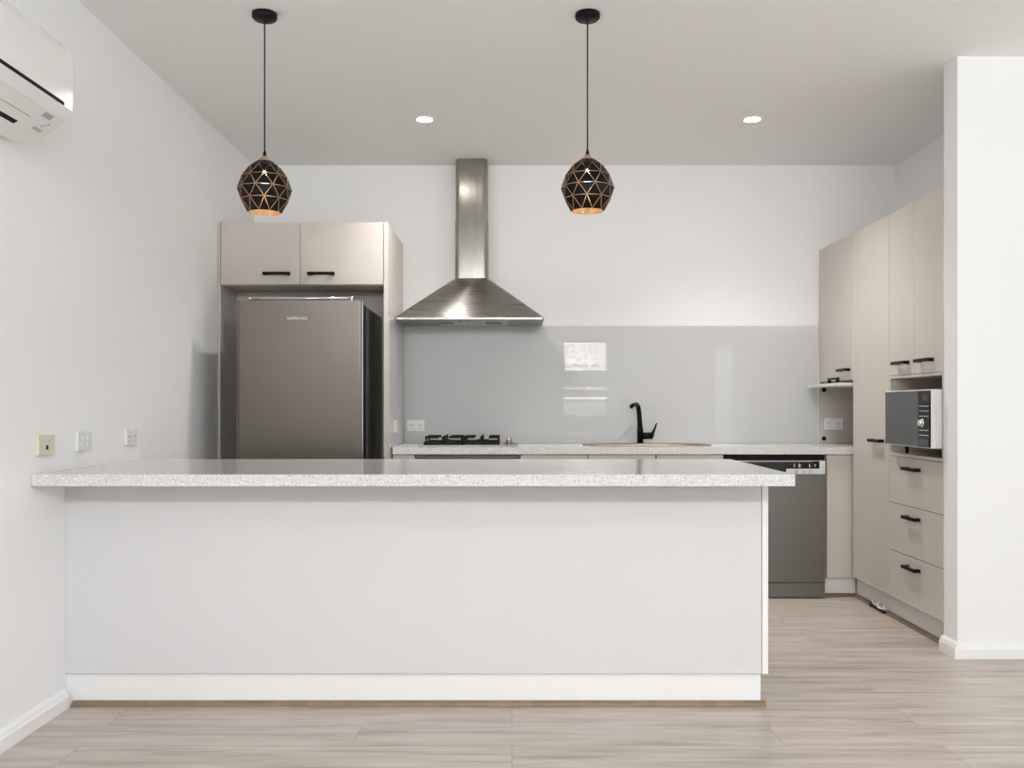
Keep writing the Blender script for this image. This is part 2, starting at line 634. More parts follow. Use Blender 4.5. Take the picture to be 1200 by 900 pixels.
def outlet(name, c, u, n, label, cat='power outlet', mt='white', w=0.116, h=0.074, kind='double', t=0.012):
    """wall plate: c centre on wall, u horizontal direction, n outward normal"""
    c, u, n = Vector(c), Vector(u), Vector(n)
    z = Vector((0, 0, 1))
    root = thing(name, c, label, cat)

    def slab(pu, pz, lu, lz, d0, d1, m):
        p = [c + u * (pu + su * lu / 2) + z * (pz + sz * lz / 2) + n * d for su in (-1, 1) for sz in (-1, 1) for d in (d0, d1)]
        m.box(min(q.x for q in p), max(q.x for q in p), min(q.y for q in p), max(q.y for q in p), min(q.z for q in p), max(q.z for q in p))
    m = MB()
    slab(0, 0, w, h, 0, t, m)
    m.build('face_plate', M[mt], root, 0.003)
    if kind == 'double':
        for s in (-1, 1):
            k = MB()
            cx = s * w * 0.25
            # three slots: two angled (as stepped pairs) and an earth slot below
            for q in (-1, 1):
                for j in range(4):
                    slab(cx + q * (0.0075 - 0.0012 * j), 0.002 + 0.0022 * j - 0.004, 0.003, 0.0026, t, t + 0.0006, k)
            slab(cx, -0.018, 0.0028, 0.008, t, t + 0.0006, k)
            k.build('socket', M['slot'], root)
            r = MB()
            slab(s * w * 0.08, 0.024, 0.011, 0.016, t, t + 0.003, r)
            r.build('switch', M[mt], root, 0.001)
    elif kind == 'jack':
        k = MB()
        slab(0, 0.012, 0.016, 0.014, t, t + 0.004, k)
        k.build('switch', M['lightgrey'], root, 0.001)
        k = MB()
        slab(0, -0.009, 0.015, 0.016, t, t + 0.0008, k)
        k.build('socket', M['slot'], root)
    elif kind == 'switches':
        for q in (-1, 1):
            for s in (-1, 1):
                r = MB()
                slab(q * 0.022, s * 0.014, 0.014, 0.018, t, t + 0.003, r)
                r.build('switch', M['white'], root, 0.001)
                r = MB()
                slab(q * 0.022, s * 0.014 - 0.013, 0.004, 0.002, t, t + 0.0006, r)
                r.build('indicator', M['label'], root)
    return root


# ------------------------------------------------------------------ island bench
root = thing('island_cabinet', (-0.4, 3.75, 0), 'long white panelled kitchen island base standing on the oak floor', 'kitchen island')
box('carcass', XL + 0.004, 0.949, 3.457, 4.05, 0.123, 0.857, M['carcass'], root)
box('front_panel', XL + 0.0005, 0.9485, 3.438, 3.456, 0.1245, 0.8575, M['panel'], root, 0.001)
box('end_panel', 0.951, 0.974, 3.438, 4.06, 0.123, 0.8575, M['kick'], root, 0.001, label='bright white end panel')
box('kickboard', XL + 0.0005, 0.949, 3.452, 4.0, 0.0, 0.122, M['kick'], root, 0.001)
tag(box('island_worktop', XL + 0.001, 1.0, 3.193, 4.136, 0.858, 0.9, M['stone'], None, 0.002),
    'long pale speckled stone worktop on the white island in front', 'worktop')


def quad(pts, horizontal_axis, a, b, name):
    return struct(MB().prism(pts, horizontal_axis, a, b).build(name, M['oak']), 'oak quarter-round strip along the kickboard')


def quarter(c, s, r=0.019, n=5):
    return [(c, 0.0005)] + [(c + s * r * math.cos(PI / 2 * k / n), 0.0005 + r * math.sin(PI / 2 * k / n)) for k in range(n + 1)]


quad(quarter(3.4515, -1), 'x', XL + 0.026, 0.966, 'trim_1')

# ------------------------------------------------------------------ overhead and surround for the fridge
FY = 5.22
root = thing('fridge_cabinet', (-1.2, 5.6, 0), 'beige two-door overhead cabinet with tall side panels around the fridge', 'cabinet')
box('side_panel', XL + 0.002, XL + 0.017, FY, YB - 0.002, 0, 2.207, M['beige'], root)
box('side_panel', -0.741, -0.717, FY, YB - 0.002, 0, 2.207, M['beige'], root)
box('carcass', XL + 0.018, -0.742, FY + 0.021, YB - 0.004, 1.842, 2.205, M['beige'], root)
box('back_panel', XL + 0.018, -0.742, 5.525, 5.54, 0.0, 1.841, M['nook'], root)
xs = (XL + 0.019, -1.2225, -0.743)
for i in range(2):
    dr = box('door', xs[i] + 0.0015, xs[i + 1] - 0.0015, FY, FY + 0.019, 1.845, 2.204, M['beige'], root)
    hx = (-1.354, -1.098)[i]
    handle(dr, (hx, FY, 1.906), (1, 0, 0), (0, -1, 0))

# ------------------------------------------------------------------ fridge
FX0, FX1, FF = -1.473, -0.805, 4.85
root = thing('fridge', (-1.14, 5.15, 0), 'tall grey stainless fridge standing under the overhead cabinet', 'fridge')
box('body', FX0 + 0.006, FX1 + 0.010, FF + 0.075, 5.515, 0.03, 1.685, M['blackplastic'], root, 0.004, label='glossy black fridge body')
up = MB()
up.prism(rrect(FX0, FX1, FF, FF + 0.065, 0.012, 5, (1, 0, 0, 1)), 'z', 0.735, 1.71, smooth=False)
du = up.build('door', M['fridge'], root, 0.0)
lo = MB()
lo.prism(rrect(FX0, FX1, FF, FF + 0.065, 0.012, 5, (1, 0, 0, 1)), 'z', 0.06, 0.725)
lo.build('door', M['fridge'], root, 0.0)
box('door_edge_strip', FX1 + 0.0003, FX1 + 0.003, FF + 0.004, FF + 0.012, 0.735, 1.708, M['chrome'], du, 0.0005, label='bright chrome edge')
box('gasket', FX0 + 0.012, FX1 - 0.01, FF + 0.0655, FF + 0.0745, 0.07, 1.68, M['slot'], root)
box('hinge_cover', FX1 - 0.075, FX1 - 0.012, FF + 0.08, FF + 0.20, 1.6855, 1.708, M['blackplastic'], root, 0.003)
rl = MB()
rl.cyl((-1.418, FF + 0.02, 1.7205), (-0.862, FF + 0.02, 1.7245), 0.0068)
for x in (-1.415, -0.866):
    rl.cyl((x - 0.004, FF + 0.02, 1.7215 + (0.003 if x > -1 else 0)), (x + 0.012, FF + 0.02, 1.7215 + (0.003 if x > -1 else 0)), 0.0095)
    rl.box(x, x + 0.008, FF + 0.014, FF + 0.026, 1.7103, 1.72)
rl.build('top_rail', M['chrome'], root, label='thin chrome rail along the top of the door')
for x in (FX0 + 0.06, FX1 - 0.06):
    for y in (FF + 0.12, 5.42):
        MB().cyl((x, y, 0), (x, y, 0.03), 0.02).build('foot', M['blackplastic'], root)
# badge letters of the maker on the upper door
td = bpy.data.curves.new('badge', 'FONT')
td.body = 'SAMSUNG'
td.size = 0.026
td.extrude = 0.0006
td.align_x = 'CENTER'
td.align_y = 'CENTER'
td.materials.append(M['icon'])
tmp = bpy.data.objects.new('badge', td)
me_ = bpy.data.meshes.new_from_object(tmp)
bpy.data.objects.remove(tmp)
to = bpy.data.objects.new('badge', me_)
C.objects.link(to)
to.parent = du
to.location = Vector((-1.152, FF - 0.0006, 1.6135)) 
to.rotation_euler = (PI / 2, 0, 0)
to.scale = (0.92, 0.8, 1)
to['label'] = 'silver lettered badge'

# ------------------------------------------------------------------ splashback, back worktop
CY = 5.37
tag(box('splashback', -0.710, 2.012, YB - 0.008, YB - 0.001, 0.9005, 1.672, M['splash'], None, 0.001),
    'wide grey glass splashback on the back wall behind hob and sink', 'splashback')
tag(box('splashback', -0.7165, -0.711, FY + 0.025, YB - 0.001, 0.9005, 1.672, M['splash'], None, 0.001),
    'narrow grey glass return on the fridge side panel left of the hob', 'splashback')


def sup(cx, cy, a, b, e, n=64):
    pts = []
    for k in range(n):
        t = 2 * PI * k / n
        ct, st = math.cos(t), math.sin(t)
        pts.append((cx + a * math.copysign(abs(ct) ** (2 / e), ct), cy + b * math.copysign(abs(st) ** (2 / e), st)))
    return pts


SKX, SKY = 0.84, 5.655
hole = sup(SKX, SKY, 0.385, 0.168, 3.0)
wb = MB()
bm = wb.bm
outer = [(-0.7105, CY), (2.495, CY), (2.495, YB - 0.009), (-0.7105, YB - 0.009)]
ov = [bm.verts.new((x, y, 0.9)) for x, y in outer]
hv = [bm.verts.new((x, y, 0.9)) for x, y in hole]
es = [bm.edges.new((ov[i], ov[(i + 1) % 4])) for i in range(4)]
es += [bm.edges.new((hv[i], hv[(i + 1) % len(hv)])) for i in range(len(hv))]
bmesh.ops.triangle_fill(bm, use_beauty=True, use_dissolve=False, edges=es)
fs = bm.faces[:]
ext = bmesh.ops.extrude_face_region(bm, geom=fs)
for v in [g for g in ext['geom'] if isinstance(g, bmesh.types.BMVert)]:
    v.co.z = 0.857
tag(wb.build('back_worktop', M['stone']), 'speckled stone worktop along the back wall with hob and sink', 'worktop')

# ------------------------------------------------------------------ sink and tap
root = thing('sink', (SKX, SKY, 0.72), 'wide taupe double-bowl sink set into the back worktop', 'sink')
rim = MB()
o1 = sup(SKX, SKY, 0.402, 0.184, 3.0)
rim.rings([[(x, y, 0.9008) for x, y in o1], [(x, y, 0.9045) for x, y in sup(SKX, SKY, 0.398, 0.181, 3.0)],
           [(x, y, 0.9045) for x, y in sup(SKX, SKY, 0.366, 0.152, 3.0)], [(x, y, 0.885) for x, y in sup(SKX, SKY, 0.360, 0.147, 3.0)],
           [(x, y, 0.73) for x, y in sup(SKX, SKY, 0.345, 0.137, 3.2)]], cap=(False, True))
ro = rim.build('basin', M['sink'], root)
sol = ro.modifiers.new('solidify', 'SOLIDIFY')
sol.thickness = 0.0015
box('divider', SKX - 0.012, SKX + 0.012, SKY - 0.145, SKY + 0.145, 0.733, 0.875, M['sink'], root, 0.004)
for sx in (-0.18, 0.18):
    MB().lathe([(0.001, 0.7345), (0.04, 0.7345), (0.042, 0.736), (0.001, 0.738)], SKX + sx, SKY).build('drain', M['chrome'], root)

root = thing('mixer_tap', (0.833, 5.875, 0.9), 'matt black mixer tap with side lever behind the sink', 'tap')
b = MB()
ty = 5.875
b.cyl((0.833, ty, 0.9005), (0.833, ty, 0.908), 0.025)
b.tube([(0.833, ty, 0.905), (0.833, ty, 0.99), (0.832, ty, 1.01)], [0.0195, 0.0195, 0.018], 20)
b.build('body', M['black'], root)
sp = MB()
path = [(0.832, ty, 1.005), (0.829, ty, 1.05), (0.826, ty, 1.10), (0.822, ty - 0.004, 1.128), (0.814, ty - 0.018, 1.146),
        (0.802, ty - 0.042, 1.154), (0.785, ty - 0.085, 1.154), (0.765, ty - 0.14, 1.149), (0.753, ty - 0.175, 1.143)]
sp.tube(path, [0.0175, 0.0155, 0.0145, 0.0145, 0.015, 0.0145, 0.0135, 0.0125, 0.0125], 18)
so = sp.build('spout', M['black'], root)
MB().cyl((0.7535, ty - 0.1735, 1.1435), (0.7525, ty - 0.1765, 1.130), 0.0105, 0.0095).build('aerator', M['slot'], so)
lv = MB()
lv.cyl((0.845, ty, 0.951), (0.902, ty, 0.951), 0.022, 0.0225)
lv.cyl((0.902, ty, 0.951), (0.914, ty, 0.951), 0.023, 0.020)
lv.tube([(0.908, ty, 0.948), (0.916, ty, 0.972), (0.927, ty - 0.004, 1.0), (0.938, ty - 0.01, 1.034)], [0.013, 0.010, 0.007, 0.0045], 14)
lv.build('lever', M['black'], root)

# ------------------------------------------------------------------ base cabinets on the back run
BY = 5.39
base = [(-0.710, -0.578, 'narrow beige base cabinet beside the fridge side panel, left of the oven', False),
        (0.050, 0.450, 'beige base cabinet beside the oven, under the left end of the sink', True),
        (0.454, 0.857, 'beige base cabinet under the sink behind the island', True),
        (0.861, 1.260, 'beige base cabinet under the sink, right beside the dishwasher', True),
        (1.874, 2.036, 'narrow beige base cabinet at the corner, right of the dishwasher', False)]
for x0, x1, lab, hd in base:
    root = thing('base_cabinet', ((x0 + x1) / 2, 5.65, 0.118), lab, 'cabinet', 'base cabinets along the back wall')
    tall = 0.84 if x0 < 0.01 or x0 > 1.5 else 0.715
    box('carcass', x0, x1, BY + 0.021, 5.94, 0.1185, tall, M['carcass'], root)
    if tall < 0.8:
        box('front_rail', x0, x1, BY + 0.021, BY + 0.04, 0.80, 0.853, M['carcass'], root)
    dr = box('door', x0 + 0.0015, x1 - 0.0015, BY, BY + 0.019, 0.120, 0.852, M['beige'], root)
    if hd:
        handle(dr, ((x0 + x1) / 2, BY, 0.79), (1, 0, 0), (0, -1, 0))
kb = MB()
kb.box(-0.710, 1.262, 5.44, 5.456, 0, 0.117)
kb.box(1.872, 2.066, 5.44, 5.456, 0, 0.117)
tag(kb.build('kickboard', M['kick'], None, 0.001), 'white kickboard under the base cabinets on the back wall', 'kickboard')
quad(quarter(5.4395, -1), 'x', 1.878, 2.069, 'trim_2')

# oven below the hob
root = thing('oven', (-0.264, 5.65, 0.13), 'built-in oven under the hob, showing only its dark top vent', 'oven')
ox0, ox1 = -0.574, 0.046
box('body', ox0 + 0.01, ox1 - 0.01, BY + 0.02, 5.90, 0.13, 0.83, M['slot'], root)
v = MB()
v.box(ox0, ox1, BY - 0.004, BY + 0.019, 0.828, 0.8515)
v.build('top_vent', M['ovenmesh'], root, 0.001)
v = MB()
for k in range(3):
    v.box(ox0 + 0.012, ox1 - 0.012, BY - 0.0065, BY - 0.0042, 0.8325 + k * 0.0065, 0.835 + k * 0.0065)
v.build('vent_slat', M['darkprint'], root)
box('control_panel', ox0, ox1, BY - 0.004, BY + 0.019, 0.725, 0.826, M['steelv'], root)
for k in range(4):
    x = ox0 + 0.12 + k * 0.127
    MB().cyl((x, BY - 0.0042, 0.776), (x, BY - 0.03, 0.776), 0.02, 0.017).build('knob', M['silver'], root)
dr = box('door', ox0, ox1, BY - 0.004, BY + 0.019, 0.15, 0.722, M['blackgloss'], root)
hb = MB().cyl((ox0 + 0.05, BY - 0.045, 0.675), (ox1 - 0.05, BY - 0.045, 0.675), 0.01)
for x in (ox0 + 0.09, ox1 - 0.09):
    hb.cyl((x, BY - 0.0042, 0.675), (x, BY - 0.045, 0.675), 0.007)
hb.build('handle', M['silver'], dr)

# ------------------------------------------------------------------ gas hob
root = thing('gas_hob', (-0.26, 5.64, 0.9), 'stainless gas hob with black iron grates on the back worktop', 'hob')
hx0, hx1, hy0, hy1 = -0.560, 0.040, 5.415, 5.885
box('hob_plate', hx0, hx1, hy0, hy1, 0.9003, 0.908, M['steel'], root, 0.003)
gx = ((-0.532, -0.303), (-0.294, -0.078))
burn = []
for i, (a, c) in enumerate(gx):
    g = MB()
    t = 0.011
    y0, y1 = hy0 + 0.035, hy1 - 0.035
    for x in (a, c - t):
        g.box(x, x + t, y0, y1, 0.9085, 0.929)
    for y in (y0, (y0 + y1) / 2 - t / 2, y1 - t):
        g.box(a + t, c - t, y, y + t, 0.912, 0.927)
    xm = (a + c) / 2
    reach = (c - a) * (0.36 if i == 0 else 0.30)
    for yb in ((y0 + (y0 + y1) / 2) / 2, ((y0 + y1) / 2 + y1) / 2):
        burn.append((xm, yb, 0.038 if (i == 0) == (yb < 5.65) else 0.028))
        for x, xe in ((a, a + reach), (c - t, c - reach)):
            g.box(x, x + t, yb - t, yb + t, 0.929, 0.961)
            xa, xb = (x + t, xe) if x == a else (xe, x)
            g.box(xa, xb, yb - t / 2, yb + t / 2, 0.946, 0.961)
        for s_ in (-1, 1):
            ye = yb + s_ * ((y1 - y0) / 4 - t)
            g.box(xm - t / 2, xm + t / 2, min(ye, ye + s_ * t), max(ye, ye + s_ * t), 0.914, 0.961)
            g.box(xm - t / 2, xm + t / 2, min(ye, yb + s_ * 0.045), max(ye, yb + s_ * 0.045), 0.946, 0.959)
    g.build('grate', M['iron'], root, 0.002)
for bx, by, r in burn:
    bo = MB().lathe([(r + 0.012, 0.9082), (r + 0.012, 0.913), (r + 0.004, 0.920), (r, 0.924)], bx, by, 28).build('burner', M['silver'], root)
    MB().lathe([(r - 0.002, 0.9242), (r + 0.002, 0.927), (r - 0.001, 0.933), (0.004, 0.935)], bx, by, 28).build('burner_cap', M['iron'], bo)
for k in range(4):
    y = 5.48 + k * 0.105
    kx = -0.018
    kn = MB()
    kn.cyl((kx, y, 0.9082), (kx, y, 0.916), 0.024, 0.022, 24)
    kn.cyl((kx, y, 0.916), (kx, y, 0.944), 0.0185, 0.0165, 24)
    kn.box(kx - 0.004, kx + 0.004, y - 0.016, y + 0.016, 0.944, 0.953)
    kn.build('knob', M['steel'], root)

# ------------------------------------------------------------------ rangehood
HX, HYF, HYB = -0.26, 5.50, YB - 0.002
root = thing('rangehood', (HX, 5.9, 1.669), 'stainless canopy rangehood with chimney above the hob', 'rangehood')


def rring(x0, x1, y0, y1, r, z):
    return [(x, y, z) for x, y in rrect(x0, x1, y0, y1, r, 8, (1, 0, 0, 1))]


ca = MB()
rs = []
N = 14
cw = 0.104
for k in range(N + 1):
    t = k / N
    # gently swept faces from the lip to the chimney
    e = t
    w = 0.455 + (cw + 0.004 - 0.455) * e
    yf = HYF + (5.788 - HYF) * (e - 0.05 * math.sin(PI * t))
    z = 1.683 + (1.963 - 1.683) * t
    rs.append(rring(HX - w, HX + w, yf, HYB, 0.012 + 0.018 * t, z))
ca.rings(rs, cap=(True, True))
ca.build('canopy', M['steel'], root)
lip = MB()
lip.rings([rring(HX - 0.448, HX + 0.448, HYF + 0.006, HYB, 0.010, 1.669), rring(HX - 0.455, HX + 0.455, HYF, HYB, 0.012, 1.671),
           rring(HX - 0.455, HX + 0.455, HYF, HYB, 0.012, 1.6829)], smooth=False)
lo_ = lip.build('lip', M['steelv'], root)
under = MB().box(HX - 0.205, HX + 0.235, HYF + 0.06, HYB - 0.10, 1.6655, 1.6688).build('control_panel', M['silver'], root, 0.001)
for x in (-0.155, 0.145):
    box('lamp_cover', HX + x - 0.05, HX + x + 0.05, HYF + 0.10, HYF + 0.26, 1.6635, 1.6653, M['darkprint'], under, 0.0005)
for k in range(4):
    box('button', HX - 0.066 + k * 0.04, HX - 0.046 + k * 0.04, HYF + 0.085, HYF + 0.11, 1.6635, 1.6653, M['darkprint'], under, 0.0005)
ch = MB()
ch.rings([rring(HX - cw - 0.002, HX + cw + 0.002, 5.788, HYB, 0.032, 1.955), rring(HX - cw - 0.002, HX + cw + 0.002, 5.788, HYB, 0.032, 2.33)])
cho = ch.build('chimney', M['chimney'], root)
ch = MB()
ch.rings([rring(HX - cw + 0.002, HX + cw - 0.002, 5.792, HYB, 0.032, 2.331), rring(HX - cw + 0.002, HX + cw - 0.002, 5.792, HYB, 0.032, HC - 0.001)])
ch.build('chimney', M['chimney'], root)

# ------------------------------------------------------------------ dishwasher
DX0, DX1, DY = 1.268, 1.862, 5.376
root = thing('dishwasher', (1.565, 5.65, 0), 'stainless dishwasher under the back worktop beside the corner cabinet', 'dishwasher')
box('body', DX0 - 0.002, DX1 + 0.006, DY + 0.026, 5.93, 0.02, 0.853, M['slot'], root)
box('door', DX0, DX1, DY, DY + 0.025, 0.095, 0.737, M['steelv'], root, 0.003)
cp = box('control_panel', DX0, DX1, DY - 0.002, DY + 0.025, 0.739, 0.8185, M['brightsilver'], root, 0.002, label='silver control panel')
dg = MB()
dg.prism([(DX0 + 0.006, 0.742), (1.628, 0.742), (1.628, 0.772), (1.826, 0.772), (1.826, 0.817), (DX0 + 0.006, 0.817)], 'y', DY - 0.0035, DY - 0.0022)
dsp = dg.build('display', M['blackgloss'], cp, label='black glass display strip')
box('handle', DX0 + 0.03, DX1 - 0.08, DY - 0.006, DY - 0.0037, 0.8125, 0.8155, M['label'], cp, 0.0005)
k = MB()
for x, zz in ((1.675, 0.79), (1.705, 0.79), (1.712, 0.796), (1.705, 0.783), (1.712, 0.786), (1.767, 0.792), (1.772, 0.786), (1.80, 0.795), (1.80, 0.788)):
    k.box(x - 0.004, x + 0.004, DY - 0.0042, DY - 0.0036, zz - 0.0018, zz + 0.0018)
for x in (1.678, 1.704, 1.767):
    k.box(x - 0.0016, x + 0.0016, DY - 0.0042, DY - 0.0036, 0.779, 0.802)
sy = k.build('symbols', M['icon'], dsp)
sy['kind'] = 'stuff'
for x in (1.69, 1.733, 1.772):
    MB().lathe([(0.0055, 0), (0.008, 0), (0.008, 0.0006), (0.0055, 0.0006), (0.0055, 0)], 0, 0, 20, cap=False).build('button', M['darkprint'], cp)
    o = C.objects[-1]
    o.matrix_parent_inverse = Matrix.Identity(4)
    o.location = (x, DY - 0.0022, 0.7555)
    o.rotation_euler = (PI / 2, 0, 0)
box('kick_panel', DX0, DX1, DY + 0.004, DY + 0.025, 0.006, 0.0905, M['steelv'], root, 0.002)

# ------------------------------------------------------------------ tall bank on the right
TX = 2.02
TOP = 2.168
# corner cabinet with an open appliance nook
root = thing('nook_cabinet', (2.27, 5.65, 0.9), 'tall beige wall cabinet over an open nook in the corner', 'cabinet', 'tall beige cabinets on the right')
box('carcass', TX + 0.021, XK - 0.004, 5.359, YB - 0.010, 1.292, TOP, M['beige'], root)
dr = box('door', TX, TX + 0.019, 5.3595, YB - 0.010, 1.301, TOP, M['beige'], root)
handle(dr, (TX, 5.475, 1.362), (0, 1, 0), (-1, 0, 0))
box('side_panel', TX + 0.001, XK - 0.02, YB - 0.027, YB - 0.010, 0.901, 1.2915, M['nook'], root)
box('back_panel', XK - 0.02, XK - 0.004, 5.359, YB - 0.010, 0.901, 1.2915, M['nook'], root)
ld = box('lift_up_door', 1.940, 2.46, 5.372, YB - 0.03, 1.264, 1.283, M['kickgrey'], root, 0.002, label='pale flap door slid out of the top of the nook')
handle(ld, (1.962, 5.525, 1.283), (0, 1, 0), (0, 0, 1), 0.17)
box('flap_strip', TX + 0.001, TX + 0.018, 5.374, YB - 0.03, 1.2855, 1.2915, M['black'], root, 0.0005)  # thin black strip between the flap door and the cabinet above
for z in (1.250, 0.932):
    MB().cyl((2.045, YB - 0.0272, z), (2.045, YB - 0.04, z), 0.014, 0.012).build('hinge_pin', M['blackplastic'], root, label='round black stop')

# pantry
root = thing('pantry_cabinet', (2.27, 5.1, 0), 'full-height beige pantry cabinet between the nook and the microwave', 'cabinet', 'tall beige cabinets on the right')
box('carcass', TX + 0.021, XK - 0.004, 4.848, 5.356, 0.13, TOP, M['beige'], root)
dr = box('door', TX, TX + 0.019, 4.8485, 5.3565, 0.131, TOP, M['beige'], root)
handle(dr, (TX, 4.985, 0.953), (0, 1, 0), (-1, 0, 0))

# microwave tower
Y0, Y1 = 4.237, 4.845
root = thing('microwave_cabinet', (2.27, 4.54, 0), 'tall beige cabinet with three drawers below and an open microwave niche', 'cabinet', 'tall beige cabinets on the right')
ymid = 4.545
box('carcass', TX + 0.021, XK - 0.004, Y0, Y1 - 0.001, 1.304, TOP, M['beige'], root)
for (a, c, hy) in ((Y0 + 0.001, ymid - 0.0015, 4.405), (ymid + 0.0015, Y1 - 0.0015, 4.672)):
    dr = box('door', TX, TX + 0.019, a, c, 1.305, TOP, M['beige'], root)
    handle(dr, (TX, hy, 1.366), (0, 1, 0), (-1, 0, 0))
box('shelf', TX, XK - 0.022, Y0, Y1 - 0.001, 1.288, 1.303, M['beige'], root)
box('shelf', TX, XK - 0.022, Y0, Y1 - 0.001, 0.880, 0.896, M['beige'], root)
box('side_panel', TX, XK - 0.022, Y1 - 0.017, Y1 - 0.001, 0.8965, 1.2875, M['nook'], root)
box('side_panel', TX, XK - 0.022, Y0, Y0 + 0.012, 0.8965, 1.2875, M['nook'], root)
box('back_panel', XK - 0.02, XK - 0.004, Y0, Y1 - 0.001, 0.88, 1.303, M['nook'], root)
box('carcass', TX + 0.021, XK - 0.004, Y0, Y1 - 0.001, 0.13, 0.879, M['carcass'], root)
for z0, z1 in ((0.633, 0.877), (0.380, 0.630), (0.131, 0.377)):
    dr = box('drawer', TX, TX + 0.019, Y0 + 0.001, Y1 - 0.0015, z0, z1, M['beige'], root)
    handle(dr, (TX, 4.547, z1 - 0.052), (0, 1, 0), (-1, 0, 0))

tag(box('kickboard', 2.070, 2.086, 4.237, 5.439, 0, 0.129, M['kickgrey'], None, 0.001),
    'pale kickboard under the tall cabinets on the right', 'kickboard')
quad(quarter(2.0695, -1), 'y', 4.237, 4.962, 'trim_3')
quad(quarter(2.0695, -1), 'y', 5.19, 5.42, 'trim_4')

# small plastic piece lying in the gap of the quarter-round
root = thing('plastic_clip', (2.055, 5.06, 0), 'small white and black plastic piece on floor in the trim gap', 'plastic piece')
m = MB()
m.tube([(2.061, 4.985, 0.03), (2.052, 5.0, 0.022), (2.046, 5.05, 0.019), (2.050, 5.07, 0.028), (2.048, 5.11, 0.024), (2.056, 5.16, 0.03), (2.061, 5.172, 0.036)],
       [0.006, 0.007, 0.007, 0.008, 0.006, 0.006, 0.005], 10)
m.tube([(2.060, 4.99, 0.012), (2.048, 4.992, 0.03), (2.060, 4.994, 0.046)], [0.004, 0.005, 0.004], 8)
m.tube([(2.060, 5.07, 0.012), (2.046, 5.072, 0.03), (2.060, 5.074, 0.05)], [0.004, 0.006, 0.004], 8)
m.build('clip', M['white'], root)
box('base', 2.040, 2.066, 4.975, 5.175, 0.0, 0.0125, M['blackplastic'], root, 0.003, label='black base')

# ------------------------------------------------------------------ microwave
MX, MY0, MY1, MZ0, MZ1 = 1.965, 4.253, 4.766, 0.9415, 1.222
root = thing('microwave', (2.2, 4.51, 0.896), 'silver microwave oven with dark door in the open niche', 'microwave')
box('body', MX + 0.0315, 2.44, MY0, MY1, MZ0, MZ1, M['brightsilver'], root, 0.004)
box('front_frame', MX + 0.006, MX + 0.031, MY0, MY1, MZ0, MZ1, M['brightsilver'], root, 0.002)
yd = 4.377
dr = box('door', MX, MX + 0.0055, yd + 0.001, MY1 - 0.004, MZ0 + 0.006, MZ1 - 0.006, M['glassgrey'], root, 0.001)
ctrl = box('control_panel', MX, MX + 0.0055, MY0 + 0.003, yd - 0.001, MZ0 + 0.006, MZ1 - 0.006, M['blackplastic'], root, 0.001)
box('display', MX - 0.001, MX - 0.0002, MY0 + 0.022, MY0 + 0.075, 1.168, 1.198, M['display'], ctrl, 0.0005)
for z in (1.142, 1.119, 1.094, 1.027, 1.003):
    box('button', MX - 0.003, MX - 0.0002, MY0 + 0.012, yd - 0.016, z - 0.002, z + 0.002, M['silver'], ctrl, 0.0005)
kn = MB().cyl((MX - 0.0002, 4.327, 1.062), (MX - 0.006, 4.327, 1.062), 0.021, 0.0205, 28)
kn.cyl((MX - 0.006, 4.327, 1.062), (MX - 0.02, 4.327, 1.062), 0.016, 0.014, 28)
kn.build('knob', M['chrome'], ctrl)
box('button', MX - 0.002, MX - 0.0002, MY0 + 0.012, yd - 0.014, 0.953, 0.985, M['display'], ctrl, 0.001)
for x in (2.06, 2.40):
    for y in (MY0 + 0.05, MY1 - 0.05):
        MB().cyl((x, y, 0.8962), (x, y, MZ0), 0.008, 0.010).build('foot', M['blackplastic'], root)

# ------------------------------------------------------------------ sockets and wall plates
outlet('phone_socket', (XL, 3.285, 1.0), (0, 1, 0), (1, 0, 0), 'cream wall plate with dark socket on left wall, nearest the island front edge', 'wall socket', 'cream', kind='jack')
outlet('wall_plate', (XL, 3.577, 1.003), (0, 1, 0), (1, 0, 0), 'white plate on left wall beside the cream one, middle of the three', 'wall plate', kind='switches')
outlet('power_outlet', (XL, 4.02, 1.006), (0, 1, 0), (1, 0, 0), 'white power outlet on left wall, the one nearest the fridge')
outlet('power_outlet', (-0.632, YB - 0.008, 1.018), (1, 0, 0), (0, -1, 0), 'white double power outlet on grey splashback left of the hob')
outlet('switch_plate', (-0.711, 5.50, 1.018), (0, -1, 0), (1, 0, 0), 'pale plate on the glass return beside the fridge, edge-on', 'switch', 'cream', kind='none', t=0.008)
outlet('power_outlet', (2.107, YB - 0.027, 1.028), (1, 0, 0), (0, -1, 0), 'white double power outlet inside the open corner nook', w=0.125, h=0.078)

# ------------------------------------------------------------------ pendants
SH = [(0.067, 1.924), (0.0965, 1.973), (0.1085, 2.019), (0.093, 2.066), (0.065, 2.107), (0.032, 2.131)]


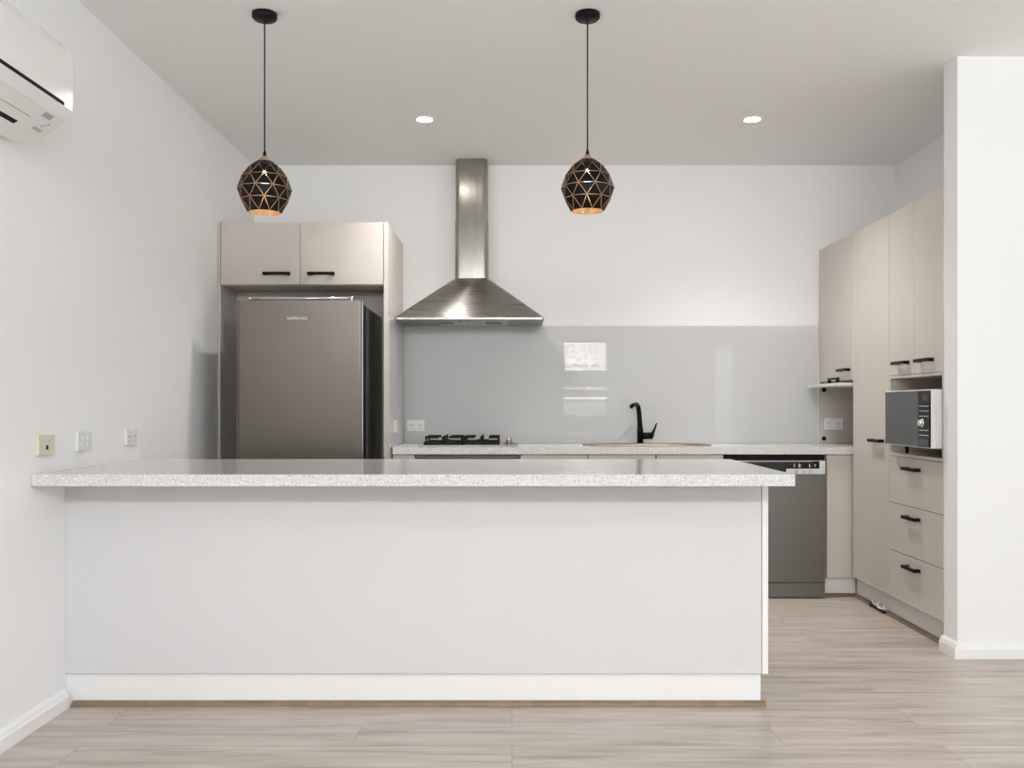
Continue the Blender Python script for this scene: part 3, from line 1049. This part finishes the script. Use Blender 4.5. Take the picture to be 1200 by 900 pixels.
def shade_mesh(cx, cy, dz, rot):
    """ten-sided faceted shade: triangles that meet at their corners and leave narrow slots along their edges"""
    m = MB()
    n = 10
    P = []
    for i, (r, z) in enumerate(SH):
        P.append([Vector((cx + r * math.cos(rot + 2 * PI * (k + 0.5 * (i % 2)) / n), cy + r * math.sin(rot + 2 * PI * (k + 0.5 * (i % 2)) / n), z + dz))
                  for k in range(n)])
    G = 0.0009

    def tri(a, b, c, slots):
        pts = [a, b, c]
        cen = (a + b + c) / 3
        out = []
        for i in range(3):
            p, q = pts[i], pts[(i + 1) % 3]
            out.append(p)
            if slots[i]:
                e = (q - p)
                mid = (p + q) / 2
                nrm = e.cross((c - a).cross(b - a)).normalized()
                if nrm.dot(cen - mid) < 0:
                    nrm = -nrm
                for f in (0.10, 0.90):
                    out.append(p + e * f + nrm * G)
        vs = [m.bm.verts.new(v) for v in out]
        cv = m.bm.verts.new(cen)
        for i in range(len(vs)):
            m.bm.faces.new((vs[i], vs[(i + 1) % len(vs)], cv))
    for i in range(len(P) - 1):
        lo, hi = P[i], P[i + 1]
        top = i == len(P) - 2
        for k in range(n):
            if i % 2 == 0:
                a, b, c = lo[k], lo[(k + 1) % n], hi[k]
                d, e, f = hi[k], hi[(k - 1) % n], lo[k]
            else:
                a, b, c = lo[k], lo[(k + 1) % n], hi[(k + 1) % n]
                d, e, f = hi[(k + 1) % n], hi[k], lo[k]
            s_ = not top
            tri(a, b, c, (s_ and i > 0, s_, s_))
            tri(d, e, f, (s_ and i < len(P) - 3, s_, s_))
    return m


def pendant(px, dz, rot, label, cord_dx):
    cx, cy = px, 3.66
    root = thing('pendant_lamp', (cx, cy, 1.92 + dz), label, 'pendant lamp', 'black faceted pendant lamps')
    m = shade_mesh(cx, cy, dz, rot)
    # outward normals, then a thin wall with a gold lining
    for f in m.bm.faces:
        c = f.calc_center_median() - Vector((cx, cy, 2.02 + dz))
        f.normal_update()
        if f.normal.dot(c) < 0:
            f.normal_flip()
    me = bpy.data.meshes.new('lamp_shade')
    bmesh.ops.remove_doubles(m.bm, verts=m.bm.verts[:], dist=1e-5)
    m.bm.to_mesh(me)
    m.bm.free()
    o = bpy.data.objects.new('lamp_shade', me)
    C.objects.link(o)
    me.materials.append(M['black'])
    me.materials.append(M['gold'])
    o.parent = root
    o.matrix_parent_inverse = Matrix.Translation(-Vector(root.location))
    s = o.modifiers.new('solidify', 'SOLIDIFY')
    s.thickness = 0.0008
    s.offset = -1
    s.material_offset = 1
    s.material_offset_rim = 1
    o['label'] = 'black faceted metal shade with slots and gold lining'
    MB().lathe([(0.0285, 2.1305 + dz), (0.027, 2.134 + dz), (0.016, 2.145 + dz), (0.009, 2.153 + dz)], cx, cy, 32).build('cap', M['rosegold'], root, label='rose gold cap')
    MB().lathe([(0.0075, 2.1531 + dz), (0.0072, 2.160 + dz), (0.004, 2.174 + dz), (0.002, 2.176 + dz)], cx, cy, 20).build('cord_grip', M['black'], root)
    MB().tube([(cx, cy, 2.172 + dz), (cx + cord_dx * 0.5, cy, 2.4), (cx + cord_dx, cy, 2.6), (cx + cord_dx, cy, HC - 0.02)], [0.0030] * 4, 10).build('cord', M['cord'], root)
    MB().lathe([(0.05, HC - 0.001), (0.05, HC - 0.018), (0.044, HC - 0.025), (0.006, HC - 0.027)], cx + cord_dx, cy, 32).build('ceiling_rose', M['black'], root)
    MB().lathe([(0.017, 2.095 + dz), (0.017, 2.13 + dz)], cx, cy, 20).build('lamp_holder', M['black'], root)
    MB().lathe([(0.002, 2.012 + dz), (0.011, 2.016 + dz), (0.0165, 2.028 + dz), (0.015, 2.042 + dz), (0.009, 2.058 + dz), (0.009, 2.094 + dz)], cx, cy, 20).build('bulb', M['bulb'], root)
    return root


pendant(-1.001, 0.0, 0.25, 'black faceted pendant lamp hanging in front of the fridge cabinet', 0.0)
pendant(0.3056, 0.006, 0.52, 'black faceted pendant lamp hanging right of the rangehood', 0.0)

# ------------------------------------------------------------------ downlights
for dx, lab in ((-0.484, 'round recessed ceiling downlight near the rangehood chimney, the left one of the two'),
                (1.328, 'round recessed ceiling downlight toward the tall cabinets, the right one of the two')):
    dy = 5.0
    root = thing('downlight', (dx, dy, HC - 0.012), lab, 'ceiling light', 'recessed downlights')
    MB().lathe([(0.043, HC - 0.0045), (0.054, HC - 0.0045), (0.058, HC - 0.002), (0.058, HC - 0.0003), (0.043, HC - 0.0003), (0.043, HC - 0.0045)],
               dx, dy, 40, cap=False).build('trim_ring', M['trim'], root)
    MB().lathe([(0.001, HC - 0.0035), (0.0425, HC - 0.0035), (0.0425, HC - 0.0005), (0.001, HC - 0.0005)], dx, dy, 40).build('diffuser', M['led'], root)
    ld_ = bpy.data.lights.new('downlight_beam', 'SPOT')
    ld_.energy = 88
    ld_.spot_size = math.radians(118)
    ld_.spot_blend = 1.0
    ld_.shadow_soft_size = 0.1
    ld_.color = (1.0, 0.965, 0.925)
    lo2 = bpy.data.objects.new('downlight_beam', ld_)
    C.objects.link(lo2)
    lo2.parent = root
    lo2.location = (0, 0, -0.004)

# ------------------------------------------------------------------ split-system air conditioner on the left wall
AY0, AY1 = 2.26, 3.06
AS = F / AY1


def apx(px, py):
    return ((px - 600) / AS, EYE + (477 - py) / AS)


root = thing('air_conditioner', (XL, 2.66, 2.03), 'white split-system air conditioner high on the left wall', 'air conditioner')
ztop = 2.375
prof = [(XL + 0.001, apx(0, 166)[1]), apx(20, 168.3), apx(35, 167), apx(50.6, 163.5), apx(62, 158), apx(71, 150.5), apx(79.5, 143)]
front = [apx(87.5, 132.5), apx(88.5, 110), apx(87.5, 72), apx(83, 62), apx(74, 53), (-1.535, ztop), (XL + 0.001, ztop + 0.002)]
MB().prism(prof + front, 'y', AY0, AY1 - 0.012).build('body', M['acwhite'], root, 0.006, 3)
# end cap, slightly smaller
cen = Vector((-1.6, 2.2))
cap = [((x - cen.x) * 0.985 + cen.x if x > XL + 0.01 else x, (z - cen.y) * 0.985 + cen.y) for x, z in prof + front]
MB().prism(cap, 'y', AY1 - 0.0119, AY1).build('end_cap', M['acwhite'], root, 0.006, 3)


def on_under(t0, t1, y0, y1, lift, thick, name, m, label=None, n=6):
    """strip lying on the curved underside, between profile fractions t0..t1 (0 = wall, 1 = front)"""
    pts = prof

    def at(t):
        u = t * (len(pts) - 1)
        i = min(int(u), len(pts) - 2)
        f = u - i
        return Vector((pts[i][0] + (pts[i + 1][0] - pts[i][0]) * f, pts[i][1] + (pts[i + 1][1] - pts[i][1]) * f))
    mm = MB()
    inner, outer = [], []
    for k in range(n + 1):
        t = t0 + (t1 - t0) * k / n
        p = at(t)
        d_ = (at(min(1, t + 0.02)) - at(max(0, t - 0.02))).normalized()
        nn = Vector((d_.y, -d_.x))
        inner.append(p + nn * lift)
        outer.append(p + nn * (lift + thick))
    mm.prism([(v.x, v.y) for v in inner] + [(v.x, v.y) for v in reversed(outer)], 'y', y0, y1)
    return mm.build(name, m, root, label=label)


# dark slot under the front panel
sx, sz = apx(87.2, 131.5)
MB().box(sx - 0.002, sx + 0.0035, AY0 + 0.02, 2.985, sz - 0.002, sz + 0.009).build('slot', M['slot'], root, label='dark slot under the front panel')
on_under(0.75, 0.985, AY0 + 0.05, 2.898, 0.0004, 0.005, 'louvre', M['acwhite'])
on_under(0.735, 0.75, AY0 + 0.05, 2.893, 0.0002, 0.001, 'louvre_gap', M['darkprint'])
on_under(0.575, 0.735, AY0 + 0.05, 2.890, 0.0004, 0.003, 'louvre', M['acwhite'])
on_under(0.49, 0.572, AY0 + 0.05, 2.880, 0.0004, 0.001, 'air_outlet', M['slot'], 'black air outlet gap')
on_under(0.85, 0.95, 2.93, 2.982, 0.0004, 0.0008, 'rating_label', M['label'])
on_under(0.575, 0.64, 2.955, 3.005, 0.0004, 0.0008, 'receiver_window', M['label'])
for k in range(3):
    on_under(0.68 + 0.045 * k, 0.695 + 0.045 * k, 2.972 + 0.010 * k, 2.982 + 0.010 * k, 0.0004, 0.001, 'indicator', M['darkprint'])

# ------------------------------------------------------------------ the garden beyond the rear windows (seen only mirrored in the glass splashback)
struct(MB().box(-12, 14, -14, YR - 0.12, -0.3, -0.2).build('ground', M['grass']))
root = thing('neighbour_house', (1.2, -7.0, -0.2), 'pale neighbouring house with tiled roof beyond the rear window', 'house')
MB().box(-4, 2.9, -9.5, -7.0, -0.2, 2.0).build('wall', M['brick'], root)
rf = MB()
rows, colsn = 9, 70
grid = []
for i in range(rows):
    for e in (0, 1):
        y = -6.75 - 0.30 * (i + e)
        z = 1.97 + 0.155 * (i + e) + (0.05 if e == 0 else 0)
        grid.append([rf.bm.verts.new((-4.4 + 7.6 * k / (colsn * 4), y, z + 0.03 * math.sin(2 * PI * k / 8 + 0.4))) for k in range(colsn * 4 + 1)])
for a, c in zip(grid, grid[1:]):
    for k in range(colsn * 4):
        rf.bm.faces.new((a[k], a[k + 1], c[k + 1], c[k]))
rfo = rf.build('roof', M['tile'], root)
sl = rfo.modifiers.new('solidify', 'SOLIDIFY')
sl.thickness = 0.02
box('gutter', -4.4, 3.2, -6.75, -6.65, 1.88, 1.965, M['trim'], root, 0.01)
root = thing('garden_fence', (1.0, -4.2, -0.2), 'grey sheet fence with white top rail beyond the rear window', 'fence')
fm = MB()
for k in range(60):
    fm.box(-3 + k * 0.1, -2.94 + k * 0.1, -4.22, -4.19 + 0.012 * (k % 2), -0.2, 1.27)
    fm.box(-2.94 + k * 0.1, -2.9 + k * 0.1, -4.22, -4.20, -0.2, 1.27)
fm.build('fence_panel', M['fence'], root)
box('top_rail', -3, 3, -4.24, -4.17, 1.271, 1.315, M['trim'], root)
root = thing('shrub', (4.2, -4.4, -0.2), 'leafy garden shrub outside the narrow rear window', 'shrub')
MB().tube([(4.2, -4.4, -0.2), (4.22, -4.38, 0.6), (4.15, -4.4, 1.4)], [0.05, 0.04, 0.02]).build('stem', M['bark'], root)
lf = MB()
rnd = random.Random(3)
for k in range(900):
    c = Vector((4.25 + rnd.gauss(0, 0.36), -4.4 + rnd.gauss(0, 0.3), 0.95 + rnd.gauss(0, 0.40)))
    u = Vector((rnd.uniform(-1, 1), rnd.uniform(-1, 1), rnd.uniform(-1, 1))).normalized()
    w = u.orthogonal().normalized()
    a = rnd.uniform(0.03, 0.06)
    vs = [lf.bm.verts.new(p) for p in (c - u * a, c + w * a * 0.4, c + u * a, c - w * a * 0.4)]
    lf.bm.faces.new(vs)
fo = lf.build('foliage', M['leaf'], root)
